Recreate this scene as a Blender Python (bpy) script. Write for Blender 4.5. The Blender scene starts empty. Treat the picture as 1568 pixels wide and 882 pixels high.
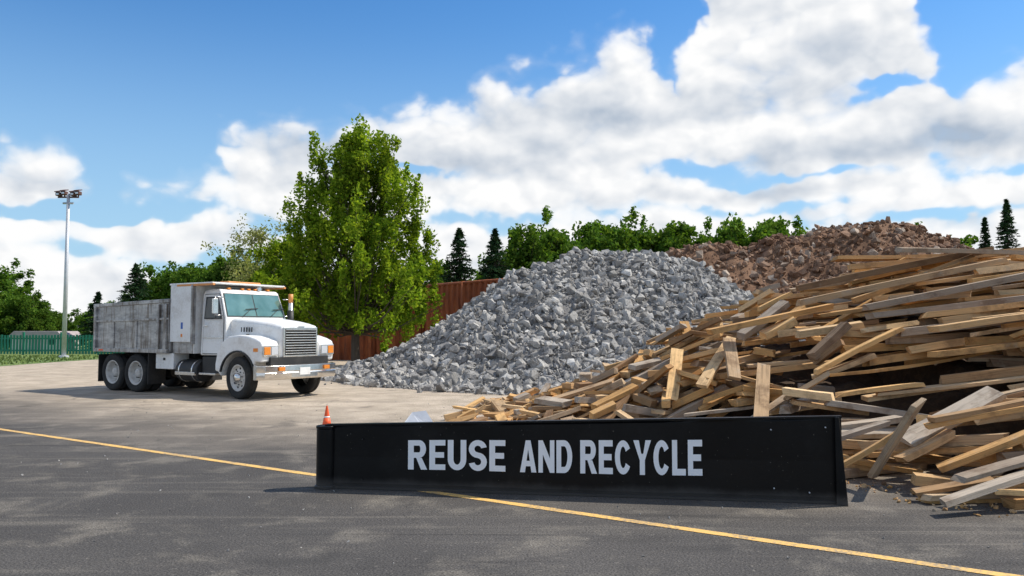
import bpy, bmesh, math, random, time
import numpy as np
from mathutils import Vector, Matrix
random.seed(7); rng=np.random.default_rng(11)
S=bpy.context.scene
S.view_settings.view_transform='Standard'
try: S.view_settings.look='None'
except Exception: pass
COL=S.collection
HC=1.6; F=1220.0; HZ=505.0
R=math.radians

# ---------------------------------------------------------------- helpers
def link(o,parent=None):
    COL.objects.link(o)
    if parent: o.parent=parent
    return o
def empty(name,loc=(0,0,0),rotz=0):
    e=bpy.data.objects.new(name,None); e.location=loc; e.rotation_euler=(0,0,rotz); e.empty_display_size=.2
    return link(e)
def fast_mesh(name,V,Fs,mats,mi=None,uv=None,smooth=False):
    me=bpy.data.meshes.new(name)
    V=np.asarray(V,dtype=np.float32)
    me.vertices.add(len(V)); me.vertices.foreach_set('co',V.ravel())
    loops=np.concatenate([f.ravel() for f in Fs]).astype(np.int32)
    tot=np.concatenate([np.full(len(f),f.shape[1]) for f in Fs]).astype(np.int32)
    st=np.concatenate([[0],np.cumsum(tot)[:-1]]).astype(np.int32)
    me.loops.add(len(loops)); me.loops.foreach_set('vertex_index',loops)
    me.polygons.add(len(tot)); me.polygons.foreach_set('loop_start',st)
    try: me.polygons.foreach_set('loop_total',tot)
    except Exception: pass
    if mi is not None: me.polygons.foreach_set('material_index',np.asarray(mi,dtype=np.int32))
    for m in mats: me.materials.append(m)
    if uv is not None:
        l=me.uv_layers.new(name='UVMap'); l.data.foreach_set('uv',np.asarray(uv,dtype=np.float32)[loops].ravel())
    me.update(calc_edges=True); me.validate()
    me.polygons.foreach_set('use_smooth',np.full(len(me.polygons),smooth))
    return bpy.data.objects.new(name,me)
def _grid(n,seed): return np.random.default_rng(seed).random((n,n))
_G=[_grid(64,s) for s in range(8)]
def vnoise(x,y,k=0):
    g=_G[k%8]; xi=np.floor(x).astype(int); yi=np.floor(y).astype(int)
    fx=x-xi; fy=y-yi; fx=fx*fx*(3-2*fx); fy=fy*fy*(3-2*fy)
    a=g[xi%64,yi%64]; b=g[(xi+1)%64,yi%64]; c=g[xi%64,(yi+1)%64]; d=g[(xi+1)%64,(yi+1)%64]
    return (a*(1-fx)+b*fx)*(1-fy)+(c*(1-fx)+d*fx)*fy
def fbm(x,y,o=4,k=0):
    s=0;a=.5
    for i in range(o):
        s=s+a*(vnoise(x*2**i+i*7.3,y*2**i+i*3.1,k+i)-.5); a*=.5
    return s*2

# ---------------------------------------------------------------- materials
class NT:
    def __init__(s,nt): s.nt=nt
    def n(s,t,**kw):
        nd=s.nt.nodes.new(t)
        for k,v in kw.items(): setattr(nd,k,v)
        return nd
    def l(s,a,b): s.nt.links.new(a,b)
    def put(s,sock,v):
        if isinstance(v,bpy.types.NodeSocket): s.l(v,sock)
        else: sock.default_value=v
    def m(s,op,a,b=0.0,c=None,clamp=False):
        nd=s.n('ShaderNodeMath',operation=op,use_clamp=clamp)
        s.put(nd.inputs[0],a); s.put(nd.inputs[1],b)
        if c is not None: s.put(nd.inputs[2],c)
        return nd.outputs[0]
    def vm(s,op,a,b=(0,0,0),out=0):
        nd=s.n('ShaderNodeVectorMath',operation=op)
        s.put(nd.inputs[0],a); s.put(nd.inputs[1],b)
        return nd.outputs[out]
    def noise(s,vec,scale,detail=4,rough=.5,dist=0,out='Fac'):
        nd=s.n('ShaderNodeTexNoise'); s.put(nd.inputs['Vector'],vec)
        nd.inputs['Scale'].default_value=scale; nd.inputs['Detail'].default_value=detail
        nd.inputs['Roughness'].default_value=rough; nd.inputs['Distortion'].default_value=dist
        return nd.outputs[out]
    def ramp(s,f,stops,interp='LINEAR'):
        nd=s.n('ShaderNodeValToRGB'); nd.color_ramp.interpolation=interp
        e=nd.color_ramp.elements
        while len(e)<len(stops): e.new(.5)
        for i,(p,c) in enumerate(stops):
            e[i].position=p; e[i].color=(c,c,c,1) if not hasattr(c,'__len__') else tuple(c)+(1,)
        s.put(nd.inputs[0],f); return nd.outputs[0]
    def mix(s,f,a,b,bt='MIX'):
        nd=s.n('ShaderNodeMix',data_type='RGBA',blend_type=bt)
        s.put(nd.inputs[0],f)
        for sk,v in ((nd.inputs[6],a),(nd.inputs[7],b)):
            if not isinstance(v,bpy.types.NodeSocket): v=tuple(v)+(1,) if len(v)==3 else v
            s.put(sk,v)
        return nd.outputs[2]
    def sstep(s,v,a,b,lo=0.,hi=1.):
        nd=s.n('ShaderNodeMapRange',interpolation_type='SMOOTHSTEP')
        s.put(nd.inputs[0],v)
        for i,q in zip((1,2,3,4),(a,b,lo,hi)): nd.inputs[i].default_value=q
        return nd.outputs[0]
def newmat(name):
    m=bpy.data.materials.new(name); m.use_nodes=True
    t=NT(m.node_tree); b=m.node_tree.nodes['Principled BSDF']
    return m,t,b
def setb(t,b,col=None,rough=None,metal=None,bump=None,bstr=.3,bdist=.02,spec=None):
    if col is not None:
        if not isinstance(col,bpy.types.NodeSocket): col=tuple(col)+(1,)
        t.put(b.inputs['Base Color'],col)
    if rough is not None: t.put(b.inputs['Roughness'],rough)
    if metal is not None: t.put(b.inputs['Metallic'],metal)
    if spec is not None: b.inputs['Specular IOR Level'].default_value=spec
    if bump is not None:
        n=t.n('ShaderNodeBump'); n.inputs['Strength'].default_value=bstr; n.inputs['Distance'].default_value=bdist
        t.l(bump,n.inputs['Height']); t.l(n.outputs[0],b.inputs['Normal'])
def paint(name,col,rough=.4,metal=0,dirt=.25,dcol=(.12,.10,.08),scale=3,spec=.5):
    m,t,b=newmat(name); tc=t.n('ShaderNodeTexCoord').outputs['Object']
    n1=t.noise(tc,scale,5,.65); n2=t.noise(tc,scale*9,3,.6)
    f=t.m('MULTIPLY',t.sstep(t.m('ADD',t.m('MULTIPLY',n1,.7),t.m('MULTIPLY',n2,.3)),.42,.75),dirt)
    setb(t,b,t.mix(f,col,dcol),t.m('ADD',rough,t.m('MULTIPLY',n2,.15)),metal,None,spec=spec)
    return m
def posnode(t): return t.n('ShaderNodeNewGeometry').outputs['Position']

def mat_ground():
    m,t,b=newmat('asphalt_ground'); P=posnode(t)
    sep=t.n('ShaderNodeSeparateXYZ'); t.l(P,sep.inputs[0]); X,Y=sep.outputs[0],sep.outputs[1]
    big=t.noise(P,.22,6,.6,.4); mid=t.noise(P,1.3,6,.65,.3); fine=t.noise(P,60,2,.7); spk=t.noise(P,17,3,.7)
    q=t.m('ADD',t.m('MULTIPLY',X,.555),t.m('MULTIPLY',Y,.832))
    q=t.m('ADD',q,t.m('MULTIPLY',t.m('SUBTRACT',big,.5),7.0))
    dust=t.sstep(q,6.0,12.5)
    rot=t.n('ShaderNodeMapping'); t.l(P,rot.inputs[0]); rot.inputs['Rotation'].default_value=(0,0,R(30)); rot.inputs['Scale'].default_value=(.12,1.6,1)
    tr=t.noise(rot.outputs[0],1.3,6,.7,.6)
    rot2=t.n('ShaderNodeMapping'); t.l(P,rot2.inputs[0]); rot2.inputs['Rotation'].default_value=(0,0,R(-14)); rot2.inputs['Scale'].default_value=(.1,2.2,1)
    tr2=t.noise(rot2.outputs[0],1.2,5,.7,.5)
    base=t.mix(t.sstep(big,.35,.7),(.068,.063,.059),(.105,.097,.089))
    base=t.mix(t.m('MULTIPLY',t.sstep(mid,.50,.72),.65),base,(.23,.205,.17))
    base=t.mix(t.m('MULTIPLY',t.sstep(tr2,.50,.66),.55),base,(.18,.162,.138))
    base=t.mix(t.m('MULTIPLY',t.sstep(tr,.56,.70),.7),base,(.042,.040,.038))
    base=t.mix(t.m('MULTIPLY',t.sstep(spk,.60,.72),.45),base,(.27,.245,.21))
    dirt=t.mix(t.sstep(mid,.35,.7),(.38,.315,.24),(.54,.45,.35))
    dirt=t.mix(t.m('MULTIPLY',t.sstep(tr,.52,.70),.55),dirt,(.24,.205,.17))
    c=t.mix(dust,base,dirt)
    agg=t.ramp(fine,[(.3,.45),(.5,1.0),(.72,1.65)])
    c=t.mix(1.0,c,agg,'MULTIPLY')
    vo=t.n('ShaderNodeTexVoronoi',feature='DISTANCE_TO_EDGE'); vo.inputs['Scale'].default_value=.33
    wp2=t.n('ShaderNodeVectorMath',operation='MULTIPLY_ADD'); t.l(t.noise(P,1.1,5,.65,0,'Color'),wp2.inputs[0]); wp2.inputs[1].default_value=(1.5,1.5,0); t.l(P,wp2.inputs[2])
    t.l(wp2.outputs[0],vo.inputs['Vector'])
    cr=t.m('MULTIPLY',t.sstep(vo.outputs['Distance'],.0,.006,1,0),t.sstep(big,.48,.60))
    c=t.mix(t.m('MULTIPLY',cr,.65),c,(.03,.03,.03))
    st=t.sstep(t.noise(t.vm('ADD',P,(31,7,0)),.9,3,.5,.2),.62,.73)
    c=t.mix(t.m('MULTIPLY',st,.45),c,(.045,.043,.041))
    setb(t,b,c,t.m('ADD',.80,t.m('MULTIPLY',mid,.15)),0,fine,.85,.015,.2)
    return m
def mat_line():
    m,t,b=newmat('yellow_line_paint'); P=posnode(t)
    w=t.noise(P,28,5,.75); w2=t.noise(P,2.2,4,.6)
    f=t.sstep(t.m('ADD',t.m('MULTIPLY',w,.6),t.m('MULTIPLY',w2,.4)),.45,.60)
    setb(t,b,t.mix(t.m('MULTIPLY',f,.8),(.78,.47,.13),(.20,.18,.15)),.75,0)
    return m
def mat_grass():
    m,t,b=newmat('grass'); P=posnode(t); n=t.noise(P,.5,6,.7); f=t.noise(P,14,4,.7)
    setb(t,b,t.mix(t.sstep(t.m('ADD',t.m('MULTIPLY',n,.5),t.m('MULTIPLY',f,.5)),.35,.65),(.07,.13,.025),(.20,.26,.07)),.95,0)
    return m
def mat_rock(name,ramp,base_dark,ns=1.2,rough=.9):
    m,t,b=newmat(name); g=t.n('ShaderNodeNewGeometry'); P=g.outputs['Position']
    c=t.ramp(g.outputs['Random Per Island'],ramp)
    n=t.noise(P,ns,4,.6); f=t.noise(P,22,3,.7)
    c=t.mix(t.m('MULTIPLY',t.sstep(n,.42,.68),.55),c,base_dark)
    c=t.mix(1.0,c,t.ramp(f,[(.25,.55),(.75,1.35)]),'MULTIPLY')
    setb(t,b,c,rough,0,f,.5,.03,.2); return m
def mat_wood():
    m,t,b=newmat('weathered_timber'); g=t.n('ShaderNodeNewGeometry'); P=g.outputs['Position']
    uv=t.n('ShaderNodeUVMap',uv_map='UVMap').outputs[0]
    mp=t.n('ShaderNodeMapping'); t.l(uv,mp.inputs[0]); mp.inputs['Scale'].default_value=(1.2,24,1)
    gr=t.noise(mp.outputs[0],1.6,5,.7,.6)
    c=t.ramp(g.outputs['Random Per Island'],[(0,(.44,.24,.10)),(.09,(.74,.45,.19)),(.19,(.56,.31,.12)),(.28,(.26,.155,.085)),(.37,(.82,.53,.25)),(.46,(.36,.29,.22)),(.55,(.68,.39,.15)),(.63,(.46,.26,.10)),(.71,(.84,.60,.34)),(.79,(.22,.135,.075)),(.86,(.50,.42,.33)),(.93,(.30,.25,.20)),(1,(.60,.35,.14))])
    c=t.mix(1.0,c,t.ramp(gr,[(.28,.40),(.48,.98),(.75,1.22)]),'MULTIPLY')
    bl=t.noise(P,2.2,5,.7)
    c=t.mix(t.m('MULTIPLY',t.sstep(bl,.49,.68),.6),c,(.13,.075,.042))
    bl2=t.noise(t.vm('ADD',P,(9,3,5)),5.5,3,.6)
    c=t.mix(t.m('MULTIPLY',t.sstep(bl2,.58,.74),.4),c,(.44,.37,.29))
    setb(t,b,c,.85,0,gr,.55,.012,.15); return m
def leafmat(name,ca,cb,cc,tr=.35):
    m,t,b=newmat(name); g=t.n('ShaderNodeNewGeometry'); P=g.outputs['Position']
    rp=t.ramp(g.outputs['Random Per Island'],[(0,ca),(.5,cb),(1,cc)])
    n=t.noise(P,.55,3,.6)
    c=t.mix(1.0,rp,t.ramp(n,[(.3,.5),(.7,1.4)]),'MULTIPLY')
    t.nt.nodes.remove(b)
    df=t.n('ShaderNodeBsdfDiffuse'); t.l(c,df.inputs[0])
    tl=t.n('ShaderNodeBsdfTranslucent'); t.l(t.mix(1.0,c,(1.5,1.45,.6),'MULTIPLY'),tl.inputs[0])
    ms=t.n('ShaderNodeMixShader'); ms.inputs[0].default_value=tr
    t.l(df.outputs[0],ms.inputs[1]); t.l(tl.outputs[0],ms.inputs[2])
    t.l(ms.outputs[0],m.node_tree.nodes['Material Output'].inputs[0]); return m
def mat_bark():
    m,t,b=newmat('bark'); P=posnode(t); mp=t.n('ShaderNodeMapping'); t.l(P,mp.inputs[0]); mp.inputs['Scale'].default_value=(9,9,1.5)
    n=t.noise(mp.outputs[0],2,4,.7); setb(t,b,t.mix(n,(.05,.038,.027),(.15,.115,.085)),.9,0); return m
def mat_rust():
    m,t,b=newmat('rusty_steel'); P=posnode(t); mp=t.n('ShaderNodeMapping'); t.l(P,mp.inputs[0]); mp.inputs['Scale'].default_value=(1.6,1.6,.35)
    n=t.noise(mp.outputs[0],1.5,7,.7); f=t.noise(P,9,5,.6)
    c=t.ramp(n,[(.3,(.12,.035,.018)),(.5,(.32,.085,.03)),(.68,(.48,.15,.05))])
    setb(t,b,t.mix(t.m('MULTIPLY',t.sstep(f,.5,.7),.4),c,(.14,.07,.045)),.85,0); return m
def mat_body():
    m,t,b=newmat('worn_steel_body'); tc=t.n('ShaderNodeTexCoord').outputs['Object']
    mp=t.n('ShaderNodeMapping'); t.l(tc,mp.inputs[0]); mp.inputs['Scale'].default_value=(.9,1,2.6)
    n=t.noise(mp.outputs[0],1.8,8,.72); mp2=t.n('ShaderNodeMapping'); t.l(tc,mp2.inputs[0]); mp2.inputs['Scale'].default_value=(7,7,.6)
    s=t.noise(mp2.outputs[0],1.2,6,.7)
    c=t.ramp(n,[(.3,(.14,.135,.13)),(.48,(.38,.37,.36)),(.7,(.66,.64,.61))])
    c=t.mix(t.m('MULTIPLY',t.sstep(s,.46,.64),.8),c,(.14,.105,.075))
    setb(t,b,c,.38,.5,n,.35,.03); return m
def mat_signblack():
    m,t,b=newmat('black_sign_paint'); P=posnode(t)
    n=t.noise(P,1.6,6,.7); mp=t.n('ShaderNodeMapping'); t.l(P,mp.inputs[0]); mp.inputs['Scale'].default_value=(1.2,1.2,30); mp.inputs['Rotation'].default_value=(0,.25,0)
    s=t.noise(mp.outputs[0],2.3,5,.8); sp=t.noise(P,34,3,.6)
    c=t.mix(t.m('MULTIPLY',t.sstep(n,.48,.75),.4),(.004,.004,.0045),(.02,.019,.018))
    c=t.mix(t.m('MULTIPLY',t.sstep(s,.65,.74),.35),c,(.10,.10,.10))
    c=t.mix(t.m('MULTIPLY',t.sstep(sp,.69,.75),.5),c,(.20,.18,.15))
    sep=t.n('ShaderNodeSeparateXYZ'); t.l(P,sep.inputs[0])
    dz=t.m('MULTIPLY',t.sstep(t.m('ADD',sep.outputs[2],t.m('MULTIPLY',n,-.15)),-.05,.06,1,0),.5)
    c=t.mix(dz,c,(.12,.11,.10))
    setb(t,b,c,t.m('ADD',.20,t.m('MULTIPLY',n,.3)),0,n,.12,.03,.22); return m

M=dict(
 ground=mat_ground(),line=mat_line(),grass=mat_grass(),wood=mat_wood(),bark=mat_bark(),rust=mat_rust(),body=mat_body(),sblack=mat_signblack(),
 gray=mat_rock('crushed_concrete',[(0,(.21,.20,.19)),(.3,(.36,.347,.325)),(.55,(.48,.462,.43)),(.8,(.27,.26,.25)),(.93,(.68,.655,.61)),(1,(.13,.126,.12))],(.19,.18,.17)),
 brown=mat_rock('brown_rubble',[(0,(.17,.095,.055)),(.35,(.27,.155,.095)),(.6,(.36,.235,.16)),(.8,(.13,.075,.048)),(.93,(.52,.42,.33)),(1,(.09,.055,.036))],(.12,.062,.036),.6),
 leaf=leafmat('leaf_bright',(.10,.18,.016),(.19,.29,.026),(.29,.37,.042),.45),
 leafd=leafmat('leaf_dark',(.045,.105,.016),(.09,.175,.026),(.15,.235,.04),.35),
 leafp=leafmat('leaf_pale',(.20,.24,.09),(.27,.30,.12),(.3,.31,.15),.35),
 needle=leafmat('needles',(.018,.045,.02),(.03,.065,.028),(.045,.085,.035),.1),
 white=paint('white_truck_paint',(.85,.85,.83),.3,0,.5,(.38,.32,.25),2.2),
 chrome=paint('chrome',(.78,.76,.73),.16,1,.4,(.35,.28,.2),5),
 black=paint('black_steel',(.02,.02,.02),.5,0,.5,(.09,.08,.07),3),
 tire=paint('tyre_rubber',(.022,.022,.022),.85,0,.6,(.10,.09,.07),4),
 rim=paint('rim_white',(.62,.60,.56),.45,0,.7,(.20,.15,.11),8),
 dark=paint('dark_void',(.008,.008,.008),.8,0,.1),
 amber=paint('amber_lens',(.80,.26,.03),.2,0,.1),
 orange=paint('orange_paint',(.75,.30,.08),.4,0,.3),
 cone=paint('cone_orange',(.90,.12,.025),.45,0,.2),
 lens=paint('lamp_lens',(.7,.72,.75),.1,.3,.1),
 gal=paint('galvanised_steel',(.6,.62,.65),.45,.3,.3),
 rustlamp=paint('lamp_housing',(.13,.06,.045),.5,.2,.3),
 green=paint('green_fence_paint',(.01,.20,.12),.5,0,.4,(.02,.09,.06)),
 signwhite=paint('white_vinyl',(.92,.92,.92),.5,0,.10,(.35,.34,.32),9),
 shedw=paint('shed_wall',(.6,.6,.58),.8,0,.3), roof=paint('shed_roof',(.40,.35,.35),.7,0,.3),
 blue=paint('blue_decal',(.03,.12,.45),.4,0,.1),
)
def mat_glass():
    m,t,b=newmat('window_glass'); tc=t.n('ShaderNodeTexCoord').outputs['Object']; n=t.noise(tc,2.5,3,.5)
    setb(t,b,t.mix(n,(.04,.13,.11),(.26,.42,.37)),.06,.35,None,spec=.9); return m
M['glass']=mat_glass()
M['glassd']=paint('dark_glass',(.015,.022,.025),.08,0,.1,(.05,.05,.05),2,.7)

# ---------------------------------------------------------------- part builders
def obj_bm(name,bm,mat,parent,bevel=0,seg=2,smooth=False):
    me=bpy.data.meshes.new(name); bmesh.ops.recalc_face_normals(bm,faces=bm.faces); bm.to_mesh(me); bm.free()
    me.materials.append(mat); o=bpy.data.objects.new(name,me); link(o,parent)
    if smooth: me.polygons.foreach_set('use_smooth',[True]*len(me.polygons))
    if bevel:
        md=o.modifiers.new('bevel','BEVEL'); md.width=bevel; md.segments=seg; md.limit_method='ANGLE'; md.angle_limit=R(32)
        me.polygons.foreach_set('use_smooth',[True]*len(me.polygons)); md.harden_normals=True
    return o
def box(name,x0,x1,y0,y1,z0,z1,mat,parent,bevel=.008):
    bm=bmesh.new(); bmesh.ops.create_cube(bm,size=1)
    for v in bm.verts: v.co=Vector(((x0+x1)/2+v.co.x*(x1-x0),(y0+y1)/2+v.co.y*(y1-y0),(z0+z1)/2+v.co.z*(z1-z0)))
    return obj_bm(name,bm,mat,parent,bevel)
def ext(name,pts,y0,y1,mat,parent,bevel=.01,seg=2,inset=None):
    bm=bmesh.new()
    a=[bm.verts.new((p[0],y0+(inset(p[1]) if inset else 0),p[1])) for p in pts]
    b=[bm.verts.new((p[0],y1-(inset(p[1]) if inset else 0),p[1])) for p in pts]
    n=len(pts); bm.faces.new(a); bm.faces.new(b[::-1])
    for i in range(n): bm.faces.new((a[i],b[i],b[(i+1)%n],a[(i+1)%n]))
    return obj_bm(name,bm,mat,parent,bevel,seg)
def panel(name,pts,th,mat,parent,bevel=0):
    bm=bmesh.new(); p=[Vector(q) for q in pts]
    nrm=(p[1]-p[0]).cross(p[2]-p[0]).normalized()*th
    a=[bm.verts.new(q) for q in p]; b=[bm.verts.new(q+nrm) for q in p]; n=len(p)
    bm.faces.new(a[::-1]); bm.faces.new(b)
    for i in range(n): bm.faces.new((a[i],a[(i+1)%n],b[(i+1)%n],b[i]))
    return obj_bm(name,bm,mat,parent,bevel)
def cyl(name,p0,p1,r0,r1,mat,parent,seg=20,bevel=0):
    p0=Vector(p0); p1=Vector(p1); d=p1-p0; bm=bmesh.new()
    bmesh.ops.create_cone(bm,cap_ends=True,segments=seg,radius1=r0,radius2=r1,depth=d.length)
    q=d.to_track_quat('Z','Y').to_matrix().to_4x4(); q.translation=(p0+p1)/2
    bmesh.ops.transform(bm,matrix=q,verts=bm.verts)
    o=obj_bm(name,bm,mat,parent,bevel)
    if not bevel:
        o.data.polygons.foreach_set('use_smooth',[len(f.vertices)==4 for f in o.data.polygons])
    return o
def lathe(name,prof,mat,parent,center,seg=40,flip=1):
    bm=bmesh.new(); rings=[]
    for r,y in prof:
        rings.append([bm.verts.new((center[0]+r*math.cos(a),center[1]+flip*y,center[2]+r*math.sin(a))) for a in [2*math.pi*i/seg for i in range(seg)]])
    for A,B in zip(rings,rings[1:]):
        for i in range(seg): bm.faces.new((A[i],A[(i+1)%seg],B[(i+1)%seg],B[i]))
    if prof[-1][0]>.001 and prof[-1][0]<.13: bm.faces.new(rings[-1])
    return obj_bm(name,bm,mat,parent,0,smooth=True)

# ---------------------------------------------------------------- ground, line, grass
g=fast_mesh('ground',[(-500,-300,0),(500,-300,0),(500,900,0),(-500,900,0)],[np.array([[0,1,2,3]])],[M['ground']]); link(g)
def ribbon(name,a,b,w,z,mat):
    a=Vector((a[0],a[1],0)); b=Vector((b[0],b[1],0)); d=(b-a).normalized(); n=Vector((-d.y,d.x,0))*w/2
    N=160; V=[];Fq=[]
    for i in range(N+1):
        p=a.lerp(b,i/N); j1=1+random.uniform(-.12,.08); j2=1+random.uniform(-.12,.08)
        V+= [tuple(p+n*j1+Vector((0,0,z))),tuple(p-n*j2+Vector((0,0,z)))]
    for i in range(N): Fq.append((2*i,2*i+1,2*i+3,2*i+2))
    return link(fast_mesh(name,V,[np.array(Fq)],[mat]))
dx,dy=11.7,-7.8
ribbon('yellow_road_line',(-8.36-dx*1.2,13-dy*1.2),(3.34+dx*.5,5.2+dy*.5),.105,.004,M['line'])
gp=[(-120,26),(-40,30),(-26,32.5),(-22.4,35),(-22.6,40),(-22.2,44.5),(-19,48),(-10,52),(20,58),(120,60),(300,60),(300,700),(-300,700),(-300,26)]
link(fast_mesh('grass',[(x,y,.006) for x,y in gp],[np.array([list(range(len(gp)))])],[M['grass']]))
tv=[];tf=[]
for i in range(5000):
    x=random.uniform(-40,-19.5); y=random.uniform(33,49)
    if x>-22.8 and y<47: continue
    h=random.uniform(.05,.16); a=random.uniform(0,6.28); w=.05
    k=len(tv); tv+=[(x-w*math.cos(a),y-w*math.sin(a),0),(x+w*math.cos(a),y+w*math.sin(a),0),(x+random.uniform(-.05,.05),y,h)]; tf.append((k,k+1,k+2))
link(fast_mesh('grass_tufts',tv,[np.array(tf)],[M['grass']]))

# ---------------------------------------------------------------- rocks
def hull(seed,n=13,flat=.8):
    r=np.random.default_rng(seed); bm=bmesh.new()
    p=r.normal(size=(n,3)); p/=np.linalg.norm(p,axis=1)[:,None]; p*=r.uniform(.75,1.15,(n,1)); p*=np.array([1,r.uniform(.6,1),r.uniform(.45,flat)])
    for q in p: bm.verts.new(q)
    res=bmesh.ops.convex_hull(bm,input=bm.verts)
    bmesh.ops.delete(bm,geom=[v for v in bm.verts if not v.link_faces],context='VERTS')
    bmesh.ops.recalc_face_normals(bm,faces=bm.faces); bmesh.ops.triangulate(bm,faces=bm.faces)
    bm.verts.ensure_lookup_table(); bm.verts.index_update()
    V=np.array([v.co[:] for v in bm.verts]); Fc=np.array([[v.index for v in f.verts] for f in bm.faces]); bm.free(); return V,Fc
HULLS=[hull(s,n) for s,n in zip(range(14),[12,14,11,16,13,10,15,12,14,11,13,17,10,12])]
def rotmats(n,r):
    q=r.normal(size=(n,4)); q/=np.linalg.norm(q,axis=1)[:,None]; w,x,y,z=q.T
    return np.stack([1-2*(y*y+z*z),2*(x*y-z*w),2*(x*z+y*w),2*(x*y+z*w),1-2*(x*x+z*z),2*(y*z-x*w),2*(x*z-y*w),2*(y*z+x*w),1-2*(x*x+y*y)],1).reshape(n,3,3)
def rocks(pos,size,r):
    Vs=[];Fs=[];off=0; kind=r.integers(0,len(HULLS),len(pos)); Rm=rotmats(len(pos),r)
    for k,(V,Fc) in enumerate(HULLS):
        ix=np.where(kind==k)[0]
        if len(ix)==0: continue
        W=np.einsum('nij,vj->nvi',Rm[ix],V)*size[ix][:,None,None]+pos[ix][:,None,:]
        Vs.append(W.reshape(-1,3)); Fs.append((Fc[None]+(np.arange(len(ix))*len(V))[:,None,None]+off).reshape(-1,3)); off+=len(ix)*len(V)
    return np.concatenate(Vs),np.concatenate(Fs)
def gridmesh(hf,x0,x1,y0,y1,nx,ny):
    X,Y=np.meshgrid(np.linspace(x0,x1,nx),np.linspace(y0,y1,ny)); Z=hf(X,Y)
    V=np.stack([X,Y,Z],-1).reshape(-1,3); i=np.arange(nx-1)[None]+np.arange(ny-1)[:,None]*nx
    return V,np.stack([i,i+1,i+nx+1,i+nx],-1).reshape(-1,4)
def segdist(X,Y,a,b,sy):
    ax,ay=a;bx,by=b; vx,vy=bx-ax,(by-ay); t=np.clip(((X-ax)*vx+(Y-ay)*vy)/(vx*vx+vy*vy),0,1)
    return np.sqrt((X-ax-t*vx)**2+((Y-ay-t*vy)*sy)**2)
def hgray(X,Y):
    d=segdist(X,Y,(2.6,28.0),(5.0,28.6),1.12); d=d+fbm(X*.3,Y*.3,3,2)*1.0
    d=np.sqrt(d*d+.8)-.35
    h=4.66-.60*d
    foot=.35*np.log1p(np.exp(h/.35))
    return np.where(h<-.9,-.1,foot*1.0-.03)+fbm(X*.9,Y*.9,4,1)*.26*np.clip(h,0,1)
def hbrown(X,Y):
    Rg=np.interp(X,[1,5,7.6,9.5,12,14.5,17,19,20.5,22,26,32,40],[0.3,3.6,5.2,5.5,6.05,6.4,6.7,6.6,6.0,5.2,4.0,2.0,0])
    h=Rg-.62*(np.sqrt((Y-37)**2+.6)-.6)
    return np.maximum(h,-.1)+fbm(X*.45,Y*.45,5,3)*.85*np.clip(h,0,1)
def pile(name,hf,bb,n,smin,smax,pw,mat,seed,embed=.25,grid=(160,160),extra=None,drop=0.):
    r=np.random.default_rng(seed); x0,x1,y0,y1=bb
    P=np.stack([r.uniform(x0,x1,n*3),r.uniform(y0,y1,n*3)],1); z=hf(P[:,0],P[:,1]); k=z>.02
    P=P[k][:n]; z=z[k][:n]; s=smin+(smax-smin)*r.random(len(P))**pw
    pos=np.column_stack([P,z+s*(r.random(len(P))*.6-embed)])
    if extra is not None: pos=np.vstack([pos,extra[0]]); s=np.concatenate([s,extra[1]])
    V,Fr=rocks(pos,s,r); V2,F2=gridmesh(lambda X,Y:hf(X,Y)-drop,x0,x1,y0,y1,*grid)
    o=fast_mesh(name,np.vstack([V,V2]),[Fr,F2+len(V)],[mat]); return link(o)
r=np.random.default_rng(5); m=2600
ex=np.column_stack([r.uniform(-7.5,7,m),r.uniform(18.6,24,m),np.zeros(m)])
dd=segdist(ex[:,0],ex[:,1],(2.6,28.0),(5.0,28.6),1.12)
kk=(dd<8.0+r.exponential(.45,m))&(dd>6.9); ex=ex[kk]; es=.015+.11*r.random(len(ex))**3.5; ex[:,2]=es*.3
pile('gray_rubble_pile',hgray,(-7,12,18.5,36),56000,.034,.25,7,M['gray'],21,extra=(ex,es),drop=.025)
pile('brown_rubble_pile',hbrown,(2,34,27,46),26000,.035,.30,4.5,M['brown'],22,grid=(260,160),drop=.02)

# ---------------------------------------------------------------- timber pile
GX0,GY0,GC=-3.0,5.0,.05; NXg,NYg=340,270
gx=GX0+np.arange(NXg)*GC; gy=GY0+np.arange(NYg)*GC
GXX,GYY=np.meshgrid(gx,gy,indexing='ij')
def target(X,Y):
    sh=fbm(Y*.9+3,X*0+2,2,6)*1.0
    Rg=np.interp(X+sh*np.clip(X/2,0,1),[-1.0,-.5,.5,1.2,2.1,2.8,3.0,3.95,4.1,5.7,5.9,8.3,11,13.5],[0,.10,.30,.58,.88,1.08,1.42,1.52,1.98,2.10,2.55,2.66,2.75,1.2])
    yf=np.interp(X,[-1.6,-.8,.5,2,3.3,4.2,5,6.5,14],[13.2,12.8,11.5,10.3,8.9,7.6,7.1,6.7,6.5]); yr=np.interp(X,[-1.5,2,5,9],[14,13.4,13,12.6])
    u=np.clip((Y-yf)/(yr-yf),0,1); bk=np.clip((17.3-Y)/(17.3-yr),0,1)
    us=u**.8+.05*np.sin(u*19+X*.7)*np.clip(u*4,0,1)*np.clip((X-2)/2,0,1)
    h=Rg*np.clip(us,0,1)*np.clip(bk*1.6,0,1)
    h=h-.55*np.exp(-((X-4.7)/.8)**2-((Y-9.2)/.5)**2)
    return np.maximum(h+fbm(X*.8,Y*.8,3,4)*.25*np.clip(h*2,0,1),0)
TG=target(GXX,GYY); CORE=np.maximum(TG-.6,0); Hm=CORE.copy()
planks=[]
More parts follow.
